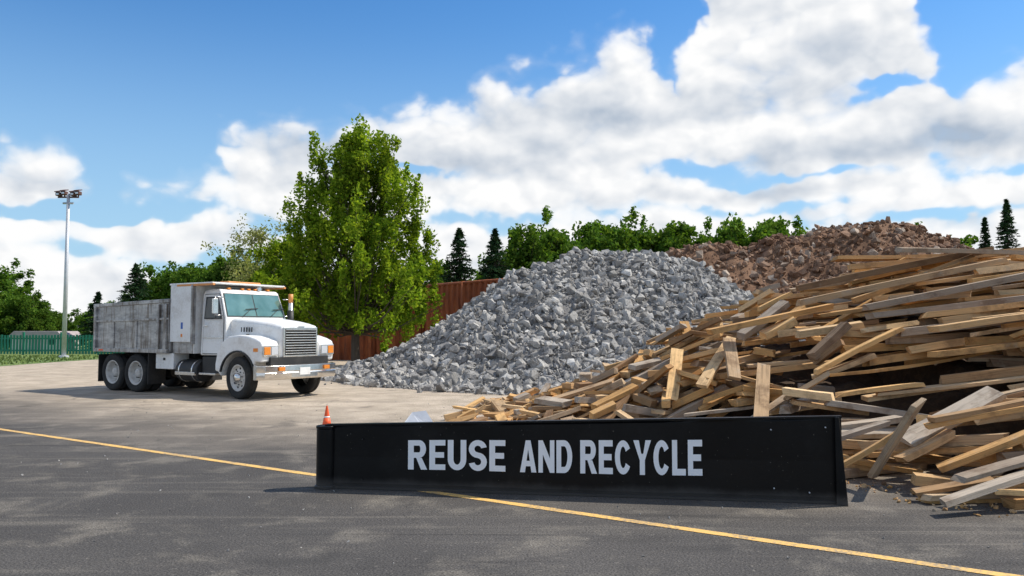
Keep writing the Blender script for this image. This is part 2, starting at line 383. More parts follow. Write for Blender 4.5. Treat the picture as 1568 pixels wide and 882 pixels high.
def place(cx,cy,yaw,L,w,th,roll=0.,maxs=.42,tol=.14,tole=.30):
    ns=max(7,int(L/.09)|1); s=np.linspace(-L/2,L/2,ns); c,sn=math.cos(yaw),math.sin(yaw)
    t=np.array([-.5,0,.5])*w; X=cx+s[:,None]*c-t[None]*sn; Y=cy+s[:,None]*sn+t[None]*c
    ix=np.clip(((X-GX0)/GC).astype(int),0,NXg-1); iy=np.clip(((Y-GY0)/GC).astype(int),0,NYg-1)
    H=Hm[ix,iy].max(1); m=ns//2; sl,Hl=s[:m],H[:m]; sr,Hr=s[m+1:],H[m+1:]
    z0=Hl[:,None]+(Hr[None]-Hl[:,None])*(-sl[:,None])/(sr[None]-sl[:,None])
    k=np.unravel_index(np.argmax(z0),z0.shape); b=(Hr[k[1]]-Hl[k[0]])/(sr[k[1]]-sl[k[0]]); b=max(-maxs,min(maxs,b))
    a=(H-b*s).max()
    ex_=a+b*s+th-TG[ix,iy].max(1)
    if ex_[m]>tol or ex_.max()>tole: return False
    ss=np.linspace(-L/2,L/2,int(L/.035)+2); tt=np.linspace(-.5,.5,max(3,int(w/.03)+1))*w
    X=cx+ss[:,None]*c-tt[None]*sn; Y=cy+ss[:,None]*sn+tt[None]*c
    ix=np.clip(((X-GX0)/GC).astype(int),0,NXg-1); iy=np.clip(((Y-GY0)/GC).astype(int),0,NYg-1)
    Z=np.broadcast_to((a+b*ss+th*.92)[:,None],X.shape)
    np.maximum.at(Hm,(ix.ravel(),iy.ravel()),Z.ravel())
    planks.append((cx,cy,a+th/2,yaw,math.atan(b),roll,L,w,th))
    return True
def clear_of_sign(cx,cy,yaw,L):
    x1=cx-L/2*math.cos(yaw); x2=cx+L/2*math.cos(yaw); y1=cy-L/2*math.sin(yaw); y2=cy+L/2*math.sin(yaw)
    return not (min(y1,y2)<8.15 and min(x1,x2)<3.45)
for it in range(75):
    D=np.clip(TG-Hm,0,None)**1.0; D[D<.03]=0; p=D.ravel()/max(D.sum(),1e-6)
    idx=rng.choice(len(p),size=110,p=p)
    for q in idx:
        i,j=divmod(int(q),NYg); cx=gx[i]+rng.uniform(-.1,.1); cy=gy[j]+rng.uniform(-.1,.1)
        if Hm[i,j]>TG[i,j]-.01: continue
        w=rng.choice([.10,.13,.16,.2,.12]); th=rng.choice([.04,.05,.07,.09,.1])
        if cx<2.2:   L=rng.uniform(.3,1.0); yaw=rng.normal(0,.95)
        elif cx<3.6: L=rng.uniform(.5,1.6); yaw=rng.normal(.1,.6)
        elif cy<9.6: L=rng.uniform(.5,2.4); yaw=rng.normal(.05,.3)
        else:
            L=rng.uniform(.9,3.2); yaw=rng.normal(-.03,.13) if rng.random()<.9 else rng.normal(.8,.5)
        if it>45: L*=.6
        if clear_of_sign(cx,cy,yaw,L): place(cx,cy,yaw,L,w,th,rng.normal(0,.07),.5 if cx<3.5 else .14)
for rep in range(8):
    G=np.argwhere((Hm-CORE<.05)&(TG>.15)&(GYY<13.6)); 
    if len(G)<40: break
    for q in G[rng.choice(len(G),size=220)]:
        cx,cy=gx[q[0]],gy[q[1]]; L=rng.uniform(.4,1.3); yaw=rng.normal(.05,.35)
        if clear_of_sign(cx,cy,yaw,L): place(cx,cy,yaw,L,rng.uniform(.12,.22),rng.uniform(.05,.1),rng.normal(0,.15),.5,.2,.5)
print('planks base',len(planks),it)
for cx,cy,L,yaw in ((7.3,12.6,3.8,-.10),(7.6,12.0,3.6,.05),(7.0,13.1,3.4,.02),(5.4,11.9,3.3,.0),(5.9,12.3,3.0,-.08),(5.6,11.4,3.2,.1),(4.75,9.6,2.3,.12),(5.1,9.2,2.6,.22),(3.3,10.2,2.0,.25),(3.9,9.7,2.6,.12),(6.6,11.0,3.6,.03),(6.3,10.4,3.2,-.06),(4.3,11.0,2.4,.05),(3.7,11.4,1.9,.15),(6.8,9.8,3.4,.08),(6.2,8.9,3.0,.15)):
    place(cx,cy,yaw,L,rng.uniform(.15,.22),rng.uniform(.06,.10),rng.normal(0,.04),.2,.5,.9)
for i in range(900):
    cx=rng.uniform(3.4,11); cy=rng.uniform(8.2,13.8); L=rng.uniform(1.2,3.8); yaw=rng.normal(-.02,.13)
    if cx-L/2<2.0: continue
    place(cx,cy,yaw,L,rng.uniform(.1,.22),rng.uniform(.04,.09),rng.normal(0,.05),.14,.18,.42)
for i in range(500):
    cx=rng.uniform(.2,4.4); cy=rng.uniform(9.6,13.2); L=rng.uniform(.4,1.4); yaw=rng.normal(.3,.9)
    if TG[int((cx-GX0)/GC),int((cy-GY0)/GC)]<.2: continue
    place(cx,cy,yaw,L,rng.uniform(.10,.19),rng.uniform(.05,.10),rng.normal(0,.2),.8,.24,.45)
for i in range(110):
    cx=rng.uniform(4.1,7.8); cy=rng.uniform(7.05,8.2); L=rng.uniform(.5,2.0); yaw=rng.normal(.25,.18)
    if cx-L/2<3.5: continue
    place(cx,cy,yaw,L,rng.uniform(.10,.18),rng.uniform(.035,.06),rng.normal(0,.04),.2,.3,.4)
for i in range(90):
    cx=rng.uniform(-.9,1.2); cy=rng.uniform(11.4,13.6); L=rng.uniform(.2,.65)
    place(cx,cy,rng.uniform(-1.5,1.5),L,rng.uniform(.07,.15),rng.uniform(.05,.10),rng.normal(0,.2),.7,.22,.3)
def mkplanks(pl):
    NS=5; V=[];U=[];Fq=[]; off=0
    cs=np.array([(-.5,-.5),(.5,-.5),(.5,.5),(-.5,.5)])
    for (cx,cy,cz,yaw,pit,roll,L,w,th) in pl:
        s=np.linspace(-L/2,L/2,NS); bow=rng.normal(0,.007)*L; tw=rng.normal(0,.04); taper=rng.normal(0,.05)
        Rm=(Matrix.Rotation(yaw,3,'Z')@Matrix.Rotation(-pit,3,'Y')@Matrix.Rotation(roll,3,'X'))
        Rn=np.array(Rm); uo=rng.uniform(0,50,2); vv=[]
        jc=rng.normal(0,.04,(4,2))
        for k,sx in enumerate(s):
            a=tw*sx; ca,sa=math.cos(a),math.sin(a); wk=1+taper*sx/L
            e=rng.normal(0,.022,4) if k in(0,NS-1) else np.zeros(4)
            for c in range(4):
                y=cs[c,0]*w*(1+jc[c,0])*wk; z=cs[c,1]*th*(1+jc[c,1]); vv.append((sx+e[c],y*ca-z*sa,y*sa+z*ca+bow*(1-(2*sx/L)**2)))
                U.append((sx+uo[0],(c*.25*(w+th)*2)+uo[1]))
        vv=np.array(vv)@Rn.T+np.array([cx,cy,cz]); V.append(vv)
        for k in range(NS-1):
            for c in range(4):
                a=off+k*4+c; b=off+k*4+(c+1)%4; Fq.append((a,a+4,b+4,b))
        Fq.append((off,off+1,off+2,off+3)); e=off+(NS-1)*4; Fq.append((e+3,e+2,e+1,e)); off+=NS*4
    return np.vstack(V),np.array(Fq),np.array(U)
planks+=[(3.80,7.98,.50,-1.15,.95,.25,.95,.15,.05),(3.60,8.2,.36,-.75,.6,.2,.8,.12,.05),(3.5,8.7,.42,.2,.25,0,1.3,.13,.05),
         (2.35,11.6,.95,1.25,.75,.3,1.0,.17,.07),(2.0,11.8,.8,-.9,.6,.2,1.0,.16,.07),(2.9,11.3,1.15,.95,.5,.1,1.3,.15,.06),(3.05,11.1,1.2,1.4,.6,.2,.9,.17,.06),(1.55,11.9,.62,.5,.35,.1,.8,.15,.07)]
V,Fq,U=mkplanks(planks)
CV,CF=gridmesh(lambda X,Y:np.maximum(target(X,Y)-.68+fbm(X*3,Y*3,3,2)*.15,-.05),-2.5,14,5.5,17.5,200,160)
mdark=paint('wood_core_gap_shade',(.045,.026,.014),.95,0,.8,(.12,.07,.035),8)  # filler mound under the planks, coloured dark as the shade in their gaps
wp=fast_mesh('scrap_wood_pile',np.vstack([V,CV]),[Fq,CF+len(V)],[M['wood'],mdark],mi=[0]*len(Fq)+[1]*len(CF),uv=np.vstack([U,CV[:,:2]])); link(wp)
md=wp.modifiers.new('bevel','BEVEL'); md.width=.005; md.segments=1; md.limit_method='ANGLE'; md.angle_limit=R(60)
print('planks',len(planks))
pos=[];sz=[]
for i in range(900):
    x=random.uniform(-1.8,6.5); yf=float(np.interp(x,[-1.6,-.8,.5,2,3.3,4.2,5,6.5],[13.2,12.6,11.5,10.3,8.9,7.4,6.9,6.5])); y=yf+random.gauss(-.15,.4)
    if y<8 and x<3.5: continue
    s=random.uniform(.006,.035); pos.append((x,y,s*.3)); sz.append(s)
V,Fr=rocks(np.array(pos),np.array(sz),rng); link(fast_mesh('wood_chips',V,[Fr],[M['wood']],uv=V[:,:2]))
pos=[];sz=[]
for i in range(1600):
    x=random.uniform(-9,7); y=random.uniform(4.6,19); s=.003+.013*random.random()**5
    pos.append((x,y,s*.4)); sz.append(s)
V,Fr=rocks(np.array(pos),np.array(sz),rng); link(fast_mesh('loose_gravel',V,[Fr],[M['gray']]))

# ---------------------------------------------------------------- sign
sg=empty('reuse_and_recycle_sign')
A=Vector((-1.89,8.184,0)); B=Vector((3.12,7.42,0)); dr=(B-A).normalized(); nf=Vector((dr.y,-dr.x,0))
def sp(x,zf,off=0.,):
    t=(x-A.x)/(B.x-A.x); p=A.lerp(B,t); return Vector((p.x,p.y,zf))+nf*off
def ztop(x): return .622+(x-A.x)/(B.x-A.x)*(.79-.622)
N=40; bm=bmesh.new()
xs=[A.x+(3.045-A.x)*i/N for i in range(N+1)]
colv=[]
def wobf(x): return .008*math.sin(x*2.1)+.005*math.sin(x*5.3+1)
for x in xs:
    wob=wobf(x); zt=ztop(x)+.003*math.sin(x*7)
    colv.append([bm.verts.new(sp(x,.012,.02+wob)),bm.verts.new(sp(x,.06,.03+wob)),bm.verts.new(sp(x,zt*.5,.022+wob*1.6)),bm.verts.new(sp(x,zt-.02,.02+wob)),bm.verts.new(sp(x,zt,.012)),bm.verts.new(sp(x,zt,-.03)),bm.verts.new(sp(x,.012,-.03))])
for a,b in zip(colv,colv[1:]):
    for k in range(7): bm.faces.new((a[k],b[k],b[(k+1)%7],a[(k+1)%7]))
bm.faces.new(colv[0]); bm.faces.new(colv[-1][::-1])
obj_bm('panel',bm,M['sblack'],sg)
for nm,f,h in (('top_lip',lambda x:ztop(x)+.002,.018),('bottom_lip',lambda x:.004,.022)):
    bm=bmesh.new(); C=[]
    for x in xs: C.append([bm.verts.new(sp(x,f(x),.044)),bm.verts.new(sp(x,f(x)+h,.044)),bm.verts.new(sp(x,f(x)+h,-.034)),bm.verts.new(sp(x,f(x),-.034))])
    for a,b in zip(C,C[1:]):
        for k in range(4): bm.faces.new((a[k],b[k],b[(k+1)%4],a[(k+1)%4]))
    bm.faces.new(C[0]); bm.faces.new(C[-1][::-1]); obj_bm(nm,bm,M['sblack'],sg)
c=A; cyl('roll_post',(c.x,c.y,0),(c.x,c.y,.60),.098,.098,M['sblack'],sg,32,.01)
cyl('roll_post_cap',(c.x,c.y,.60),(c.x,c.y,.628),.104,.104,M['sblack'],sg,32,.006)
cyl('roll_post_foot',(c.x,c.y,.0),(c.x,c.y,.03),.112,.112,M['sblack'],sg,32,.006)
p=[sp(2.985,.0,.05),sp(3.075,.0,.085),sp(3.02,.80,.052),sp(2.985,.80,.048)]
panel('end_plate',[tuple(q) for q in p],.03,M['sblack'],sg,.005)
for x,z in ((2.42,.67),(2.44,.13),(2.75,.10),(-1.5,.5),(-1.5,.1),(.1,.62),(.1,.09),(2.9,.7),(-.7,.56)):
    q=sp(x,z,.028); q2=sp(x,z,.046); cyl('bolt',q,q2,.007,.006,M['black'] if x<2 else M['gal'],sg,10)
SX,SY=.31,.185
def rect(x0,y0,x1,y1,n=1):
    return [[(x0,y0+(y1-y0)*i/n),(x1,y0+(y1-y0)*i/n),(x1,y0+(y1-y0)*(i+1)/n),(x0,y0+(y1-y0)*(i+1)/n)] for i in range(n)]
def arc(cx,cy,rx,ry,a0,a1,sx=SX,sy=SY,n=14):
    out=[];pr=None
    for i in range(n+1):
        a=R(a0+(a1-a0)*i/n); o=(cx+rx*math.cos(a),cy+ry*math.sin(a)); q=(cx+(rx-sx)*math.cos(a),cy+(ry-sy)*math.sin(a))
        if pr: out.append([pr[0],o,q,pr[1]])
        pr=(o,q)
    return out
GL={
 'E':(.86,rect(0,0,SX,1,4)+rect(SX,0,.86,SY)+rect(SX,.5-SY/2,.79,.5+SY/2)+rect(SX,1-SY,.86,1)),
 'L':(.82,rect(0,0,SX,1,4)+rect(SX,0,.82,SY)),
 'U':(1.0,rect(0,.36,SX,1,3)+rect(1-SX,.36,1,1,3)+arc(.5,.36,.5,.36,180,360)),
 'S':(.98,arc(.49,.7075,.49,.2925,12,270)+arc(.49,.2925,.49,.3,90,-168)),
 'R':(1.02,rect(0,0,SX,1,4)+rect(SX,1-SY,.60,1)+rect(SX,.40,.60,.40+SY)+arc(.60,.70,.37,.30,-90,90)+[[(.44,.40),(.74,.40),(1.04,0),(.70,0)]]),
 'A':(1.08,[[(0,0),(.33,0),(.54,.72),(.38,1)],[(.75,0),(1.08,0),(.70,1),(.54,.72)],[(.38,1),(.54,.72),(.70,1),(.54,1.0)],[(.385,.19),(.695,.19),(.645,.36),(.435,.36)]]),
 'N':(1.04,rect(0,0,.29,1,4)+rect(.75,0,1.04,1,4)+[[(.29,1),(.29,.56),(.75,0),(.75,.44)]]),
 'D':(1.02,rect(0,0,SX,1,4)+rect(SX,1-SY,.50,1)+rect(SX,0,.50,SY)+arc(.50,.5,.52,.5,-90,90)),
 'C':(1.0,arc(.5,.5,.5,.5,32,328,n=22)),
 'Y':(1.08,[[(.385,0),(.695,0),(.695,.42),(.385,.42)],[(.385,.42),(.54,.42),(.34,1),(0,1)],[(.54,.42),(.695,.42),(1.08,1),(.74,1)],[(.54,.42),(.54,.42001),(.54,.60),(.47,.62)],[(.54,.42),(.61,.62),(.54,.60),(.54,.42001)]]),
}
def word(txt,x0,x1):
    tot=sum(GL[c][0] for c in txt)+.13*(len(txt)-1); cur=0; bm=bmesh.new()
    def mp(x,y):
        xx=x0+(x1-x0)*x/tot; k=(xx+1.03)/2.83; zb=.212+k*.014; zt=.500+k*.062
        return sp(xx,zb+(zt-zb)*y,.036+wobf(xx)*1.6+.005)
    for c in txt:
        w_,qs=GL[c]
        for q in qs:
            try: bm.faces.new([bm.verts.new(mp(cur+a,b)) for a,b in q])
            except Exception: pass
        cur+=w_+.13
    bmesh.ops.remove_doubles(bm,verts=bm.verts,dist=.0004)
    obj_bm('lettering_'+txt.lower(),bm,M['signwhite'],sg)
word('REUSE',-1.03,-.058); word('AND',.085,.588); word('RECYCLE',.664,1.80)

# ---------------------------------------------------------------- cone
cn=empty('traffic_cone',(-3.0,13.0,0)); cn.scale=(.6,.6,.6)
box('base',-.17,.17,-.17,.17,0,.03,M['cone'],cn,.008)
cyl('body_low',(0,0,.03),(0,0,.30),.135,.082,M['cone'],cn,28)
cyl('reflective_band',(0,0,.30),(0,0,.34),.0822,.072,M['signwhite'],cn,28)
cyl('body_top',(0,0,.34),(0,0,.62),.072,.022,M['cone'],cn,28,.004)
sc=empty('sheet_metal_scrap',(-1.62,13.3,0))
for i in range(4):
    panel('sheet_%d'%i,[(-.2+.1*i,-.1,.01),(.12+.08*i,-.12,.03),(.18,.1,.16+.03*i),(-.05,.12,.22)],.004,M['gal'],sc)

# ---------------------------------------------------------------- truck
tk=empty('dump_truck',(-5.74,19.40,0),math.atan2(-.532,.847))
def wheel(x,y,side,name,steer=0,dual=False):
    rp=empty(name,(x,y,.49)); rp.parent=tk; rp.rotation_euler=(0,0,steer)
    f=side
    lathe('tyre',[(.30,.11*f),(.36,.135*f),(.44,.14*f),(.478,.115*f),(.484,.09*f),(.49,.085*f),(.49,.04*f),(.48,.03*f),(.48,.015*f),(.49,.005*f),(.49,-.09*f),(.478,-.115*f),(.44,-.14*f),(.36,-.135*f),(.30,-.11*f)],M['tire'],rp,(0,0,0))
    if dual: lathe('inner_tyre',[(.30,-.20*f),(.44,-.18*f),(.49,-.22*f),(.49,-.38*f),(.44,-.42*f),(.3,-.41*f)],M['tire'],rp,(0,0,0))
    if not dual:
        lathe('rim',[(.31,.12*f),(.285,.125*f),(.27,.10*f),(.25,.07*f),(.20,.075*f),(.17,.09*f),(.12,.10*f)],M['rim'],rp,(0,0,0))
        lathe('hub',[(.115,.09*f),(.11,.15*f),(.08,.175*f),(.01,.18*f)],M['chrome'],rp,(0,0,0),24)
    else:
        lathe('rim',[(.31,.12*f),(.285,.125*f),(.27,.06*f),(.25,-.03*f),(.19,-.06*f),(.12,-.06*f)],M['rim'],rp,(0,0,0))
        lathe('hub',[(.115,-.06*f),(.11,.06*f),(.08,.085*f),(.01,.09*f)],M['rim'],rp,(0,0,0),24)
    for k in range(8):
        a=2*math.pi*k/8+.2; yy=(.082 if not dual else -.045)*f
        cyl('nut_%d'%k,(.155*math.cos(a),yy,.155*math.sin(a)),(.155*math.cos(a),yy+.035*f,.155*math.sin(a)),.014,.012,M['black'],rp,8)
        a+=.39; yb=(.071 if not dual else -.05)*f
        cyl('hand_hole_%d'%k,(.222*math.cos(a),yb,.222*math.sin(a)),(.222*math.cos(a),yb+.012*f,.222*math.sin(a)),.022,.022,M['dark'],rp,12)
for s in (-1,1):
    nm='right' if s<0 else 'left'
    wheel(0,s*.98,s,'front_wheel_'+nm,R(-7)); wheel(-4.0,s*.96,s,'rear_wheel_a_'+nm,0,True); wheel(-5.02,s*.96,s,'rear_wheel_b_'+nm,0,True)
W,K,CH=M['white'],M['black'],M['chrome']
for s in(-1,1): box('frame_rail',-5.5,.85,s*.42-.04,s*.42+.04,.62,.86,K,tk)
for x in(0,-4.0,-5.02): cyl('axle',(x,-.9,.49),(x,.9,.49),.07,.07,K,tk)
for x in(-4.0,-5.02): cyl('differential',(x-.16,0,.5),(x+.16,0,.5),.2,.2,K,tk,20,.03)
cyl('drive_shaft',(-4,0,.55),(-1,0,.65),.05,.05,K,tk)
box('engine_block',-.6,.6,-.38,.38,.55,1.1,K,tk,.03); box('gearbox',-1.6,-.6,-.3,.3,.55,.95,K,tk,.03)
ins=lambda z: .0 if z<1.85 else (z-1.85)*.09
ext('cab_shell',[(-1.6,.98),(-1.6,2.48),(-1.54,2.56),(-1.3,2.59),(-1.0,2.585),(-.93,2.53),(-.69,1.9),(-.66,1.2),(-.66,.98)],-.95,.95,W,tk,.045,3,ins)
def wsh(y0,y1,nm):
    n=Vector((.934,0,.356))*.008
    def pt(f,y): return (-.69-.24*f+n.x,y,1.9+.63*f+n.z)
    panel(nm,[pt(.05,y0),pt(.05,y1),pt(.90,y1*.955),pt(.90,y0*.955)],.006,M['glass'],tk,.0)
wsh(-.86,-.015,'windshield_a'); wsh(.015,.86,'windshield_b')
def wp_(f,y): return (-.69-.24*f+.002,y,1.9+.63*f)
panel('windshield_seal',[wp_(.015,-.885),wp_(.015,.885),wp_(.93,.85),wp_(.93,-.85)],.004,K,tk)
for y in(-.45,.4):
    cyl('wiper',(-.665,y,1.915),(-.745,y+.33,2.13),.009,.006,K,tk,6)
    cyl('wiper_blade',(-.715,y+.12,2.1),(-.74,y+.52,2.13),.010,.010,K,tk,6)
for s in(-1,1):
    def sy(z,o): return s*(.95-ins(z)+o)
    def sidepanel(nm,pts,o,th,mat):
        p=[(x,sy(z,o),z) for x,z in pts]
        if s>0: p=p[::-1]
        panel(nm,p,th,mat,tk)
    sidepanel('door_seam',[(-1.50,1.02),(-.72,1.02),(-.72,1.9),(-.94,2.47),(-1.50,2.47)],.001,.002,K)
    sidepanel('door_skin',[(-1.485,1.035),(-.735,1.035),(-.735,1.9),(-.95,2.455),(-1.485,2.455)],.003,.006,W)
    sidepanel('door_window_seal',[(-1.44,1.86),(-.79,1.86),(-.985,2.40),(-1.44,2.40)],.010,.003,K)
    sidepanel('door_window',[(-1.41,1.89),(-1.02,1.89),(-1.02,2.37),(-1.41,2.37)],.0135,.003,M['glassd'])
    sidepanel('vent_window',[(-.99,1.89),(-.84,1.89),(-.99,2.32)],.0135,.003,M['glassd'])
    box('door_handle',-1.44,-1.30,min(sy(1.7,.01),sy(1.7,.04)),max(sy(1.7,.01),sy(1.7,.04)),1.68,1.71,CH,tk,.004)
    sidepanel('door_moulding',[(-1.48,1.40),(-.74,1.40),(-.74,1.42),(-1.48,1.42)],.010,.006,CH)
    ym=s*1.17
    box('mirror_head',-.80,-.74,ym-.07,ym+.07,1.98,2.34,CH if s<0 else K,tk,.012)
    for z in(1.95,2.38): cyl('mirror_arm',(-.78,s*.9,z),(-.77,ym,z),.012,.012,CH,tk,8)
    cyl('mirror_post',(-.77,ym,1.94),(-.77,ym,2.39),.012,.012,CH,tk,8)
    pr=[(.80,.86),(.83,1.22),(.78,1.33),(.60,1.40),(.35,1.46),(.0,1.48),(-.35,1.44),(-.62,1.28),(-.74,1.05),(-.80,.80),(-.80,.62)]
    arch=[(.60*math.cos(a),.50+.60*math.sin(a)) for a in [math.pi*1.0-math.pi*i/14 for i in range(0,13)]]
    arch=[(-.70,.62)]+[(x,z) for x,z in arch]+[(.60,.86)]
    yy0,yy1=(min(s*.62,s*1.13),max(s*.62,s*1.13))
    ext('fender',pr+arch,yy0,yy1,W,tk,.05,3)
    ext('fender_lip',[(.62*math.cos(a),.50+.62*math.sin(a)) for a in [math.pi-math.pi*i/16 for i in range(1,16)]]+[(.585*math.cos(a),.50+.585*math.sin(a)) for a in [math.pi*i/16 for i in range(1,16)]],min(s*1.10,s*1.15),max(s*1.10,s*1.15),K,tk,.004)
    box('wheel_well_liner',-.60,.60,min(s*.5,s*.64),max(s*.5,s*.64),.62,1.2,M['dark'],tk,0)
    box('headlamp_bezel',.825,.852,min(s*.66,s*1.10),max(s*.66,s*1.10),1.0,1.24,CH,tk,.006)
    box('headlamp',.850,.862,min(s*.68,s*.87),max(s*.68,s*.87),1.03,1.21,M['lens'],tk,.006)
    box('turn_signal',.850,.862,min(s*.90,s*1.08),max(s*.90,s*1.08),1.03,1.21,M['amber'],tk,.006)
    box('side_marker',.55,.70,min(s*1.128,s*1.14),max(s*1.128,s*1.14),1.10,1.18,M['amber'],tk,.004)
    box('cab_step',-1.45,-.84,min(s*.80,s*1.08),max(s*.80,s*1.08),.52,.57,CH,tk,.008)
    box('cab_step_riser',-1.45,-.84,min(s*.78,s*.98),max(s*.78,s*.98),.56,.95,K,tk,.01)
    cyl('fuel_tank',(-2.35,s*.83,.60),(-1.52,s*.83,.60),.27,.27,K if s<0 else CH,tk,32,.03)
    for x in(-2.2,-1.7): cyl('tank_strap',(x-.025,s*.83,.60),(x+.025,s*.83,.60),.278,.278,CH,tk,32)
    box('tank_step',-2.3,-1.55,min(s*1.08,s*1.13),max(s*1.08,s*1.13),.50,.58,CH,tk,.006)
    box('tool_box',-3.2,-2.48,min(s*.6,s*1.05),max(s*.6,s*1.05),.62,1.02,W,tk,.015)
    box('tool_box_latch',-2.88,-2.80,min(s*1.05,s*1.065),max(s*1.05,s*1.065),.84,.90,K,tk,.003)
    box('mud_flap',-3.42,-3.40,min(s*.62,s*1.12),max(s*.62,s*1.12),.22,1.0,K,tk,.002)
    box('mud_flap_rear',-5.62,-5.60,min(s*.62,s*1.12),max(s*.62,s*1.12),.22,.95,K,tk,.002)
def sec(x,hw,zt,zb,r=.12):
    pts=[(-hw,zb),(-hw*.98,zt-r*1.3)]
    for i in range(1,6):
        a=math.pi-math.pi/2*i/6*1.0; pts.append((-hw*.98+r+r*math.cos(a),zt-r*1.1+r*math.sin(a)))
    pts.append((-hw*.4,zt+.015)); 
    return [(x,y,z) for y,z in pts]+[(x,-y,z) for y,z in reversed(pts)]
bm=bmesh.new(); S_=[sec(-.68,.80,1.89,1.1),sec(-.3,.76,1.87,1.05),(sec(.2,.69,1.82,1.0)),(sec(.6,.62,1.76,.97)),sec(.80,.585,1.71,.96,.1),sec(.835,.56,1.67,.98,.09)]
L_=[[bm.verts.new(p) for p in s_] for s_ in S_]
for a,b in zip(L_,L_[1:]):
    for k in range(len(a)-1): bm.faces.new((a[k],a[k+1],b[k+1],b[k]))
    bm.faces.new((a[-1],a[0],b[0],b[-1]))
bm.faces.new(L_[0]); bm.faces.new(L_[-1][::-1])
obj_bm('hood',bm,W,tk,.01,2)
for s in(-1,1):
    for k in range(5): box('hood_louvre_%d'%k,-.35+.09*k,-.32+.09*k,min(s*.74,s*.755),max(s*.74,s*.755),1.55,1.66,K,tk,.002)
    box('hood_latch',-.15,-.08,min(s*.73,s*.77),max(s*.73,s*.77),1.44,1.50,K,tk,.004)
box('grille_frame',.83,.865,-.53,.53,.97,1.66,CH,tk,.015)
box('grille_void',.862,.869,-.48,.48,1.01,1.62,M['dark'],tk,0)
for k in range(10):
    z=1.04+k*.061; box('grille_bar_%d'%k,.868,.888,-.48,.48,z,z+.020,CH,tk,.004)
box('hood_badge',.866,.88,-.10,.10,1.655,1.69,CH,tk,.004)
bm=bmesh.new(); C=[]
for y,x in ((-1.2,.74),(-1.1,.90),(-.9,.97),(-.4,1.0),(0,1.005),(.4,1.0),(.9,.97),(1.1,.90),(1.2,.74)):
    C.append([bm.verts.new((x-.10,y,.46)),bm.verts.new((x-.01,y,.46)),bm.verts.new((x+.015,y,.50)),bm.verts.new((x+.015,y,.61)),bm.verts.new((x,y,.63)),bm.verts.new((x+.015,y,.65)),bm.verts.new((x+.01,y,.78)),bm.verts.new((x-.10,y,.80))])
for a,b in zip(C,C[1:]):
    for k in range(8): bm.faces.new((a[k],b[k],b[(k+1)%8],a[(k+1)%8]))
bm.faces.new(C[0]); bm.faces.new(C[-1][::-1]); obj_bm('bumper',bm,CH,tk,.006)
box('bumper_valance',.70,.86,-.9,.9,.78,.97,K,tk,.01)
box('licence_plate',1.018,1.026,-.16,.16,.55,.72,W,tk,.003)
for y in(-.7,.7): box('fog_lamp',1.0,1.03,y-.09,y+.09,.66,.75,M['amber'],tk,.006)
for y in(-.6,-.2,0,.2,.6): box('roof_marker',-1.06,-.98,y-.04,y+.04,2.585,2.625,M['amber'],tk,.008)
cyl('air_horn',(-1.35,.3,2.63),(-.95,.3,2.63),.025,.05,CH,tk,16)
cyl('exhaust_stack',(-.62,1.02,1.2),(-.62,1.02,2.35),.055,.055,CH,tk,20); cyl('exhaust_shield',(-.62,1.02,1.5),(-.62,1.02,2.1),.08,.08,K,tk,20); cyl('exhaust_tip',(-.62,1.02,2.3),(-.62,1.02,2.52),.057,.062,M['orange'],tk,20)
for s in(-1,1):
    box('shield_side',-2.55,-1.72,min(s*1.06,s*1.12),max(s*1.06,s*1.12),1.30,2.70,W,tk,.012)
    box('shield_edge_post',-1.74,-1.66,min(s*1.04,s*1.13),max(s*1.04,s*1.13),1.25,2.70,M['body'],tk,.01)
    box('shield_skirt',-2.5,-1.74,min(s*1.0,s*1.06),max(s*1.0,s*1.06),1.02,1.31,M['body'],tk,.01)
    box('decal',-2.12,-2.04,min(s*1.12,s*1.1225),max(s*1.12,s*1.1225),1.62,1.78,M['blue'],tk,0)
    box('decal_b',-2.12,-2.05,min(s*1.12,s*1.1225),max(s*1.12,s*1.1225),1.42,1.50,M['amber'],tk,0)
    box('canopy_stripe',-2.3,-.92,min(s*1.06,s*1.125),max(s*1.06,s*1.125),2.665,2.715,M['orange'],tk,.004)
box('bulkhead',-1.80,-1.72,-1.04,1.04,1.02,2.68,W,tk,.01)
box('canopy',-2.6,-.95,-1.12,1.12,2.70,2.745,W,tk,.012)
box('light_bar',-1.5,-1.15,-.5,.5,2.747,2.80,M['orange'],tk,.02)
BD=M['body']
for s in(-1,1):
    ext('body_side',[(-5.75,1.06),(-5.80,2.22),(-2.58,2.30),(-2.58,1.06)],min(s*1.08,s*1.14),max(s*1.08,s*1.14),BD,tk,.006)
    ext('top_rail',[(-5.82,2.2),(-5.82,2.29),(-2.56,2.37),(-2.56,2.28)],min(s*1.05,s*1.18),max(s*1.05,s*1.18),BD,tk,.01)
    box('bottom_rail',-5.78,-2.58,min(s*1.05,s*1.19),max(s*1.05,s*1.19),1.02,1.12,BD,tk,.01)
    ext('mid_rail',[(-5.78,1.80),(-5.78,1.85),(-2.58,1.90),(-2.58,1.85)],min(s*1.14,s*1.185),max(s*1.14,s*1.185),BD,tk,.004)
    for x in(-5.72,-2.66,-2.95): box('side_post',x-.045,x+.045,min(s*1.14,s*1.20),max(s*1.14,s*1.20),1.10,2.24,BD,tk,.008)
    for x in (-4.9,-3.9): box('side_gusset',x-.03,x+.03,min(s*1.14,s*1.16),max(s*1.14,s*1.16),1.10,1.84,BD,tk,.004)
    box('reflector_strip',-5.5,-5.3,min(s*1.19,s*1.194),max(s*1.19,s*1.194),1.05,1.09,M['cone'],tk,0)
box('body_floor',-5.72,-2.58,-1.1,1.1,1.02,1.10,BD,tk,.01); box('body_front',-2.64,-2.56,-1.1,1.1,1.06,2.3,BD,tk,.01)
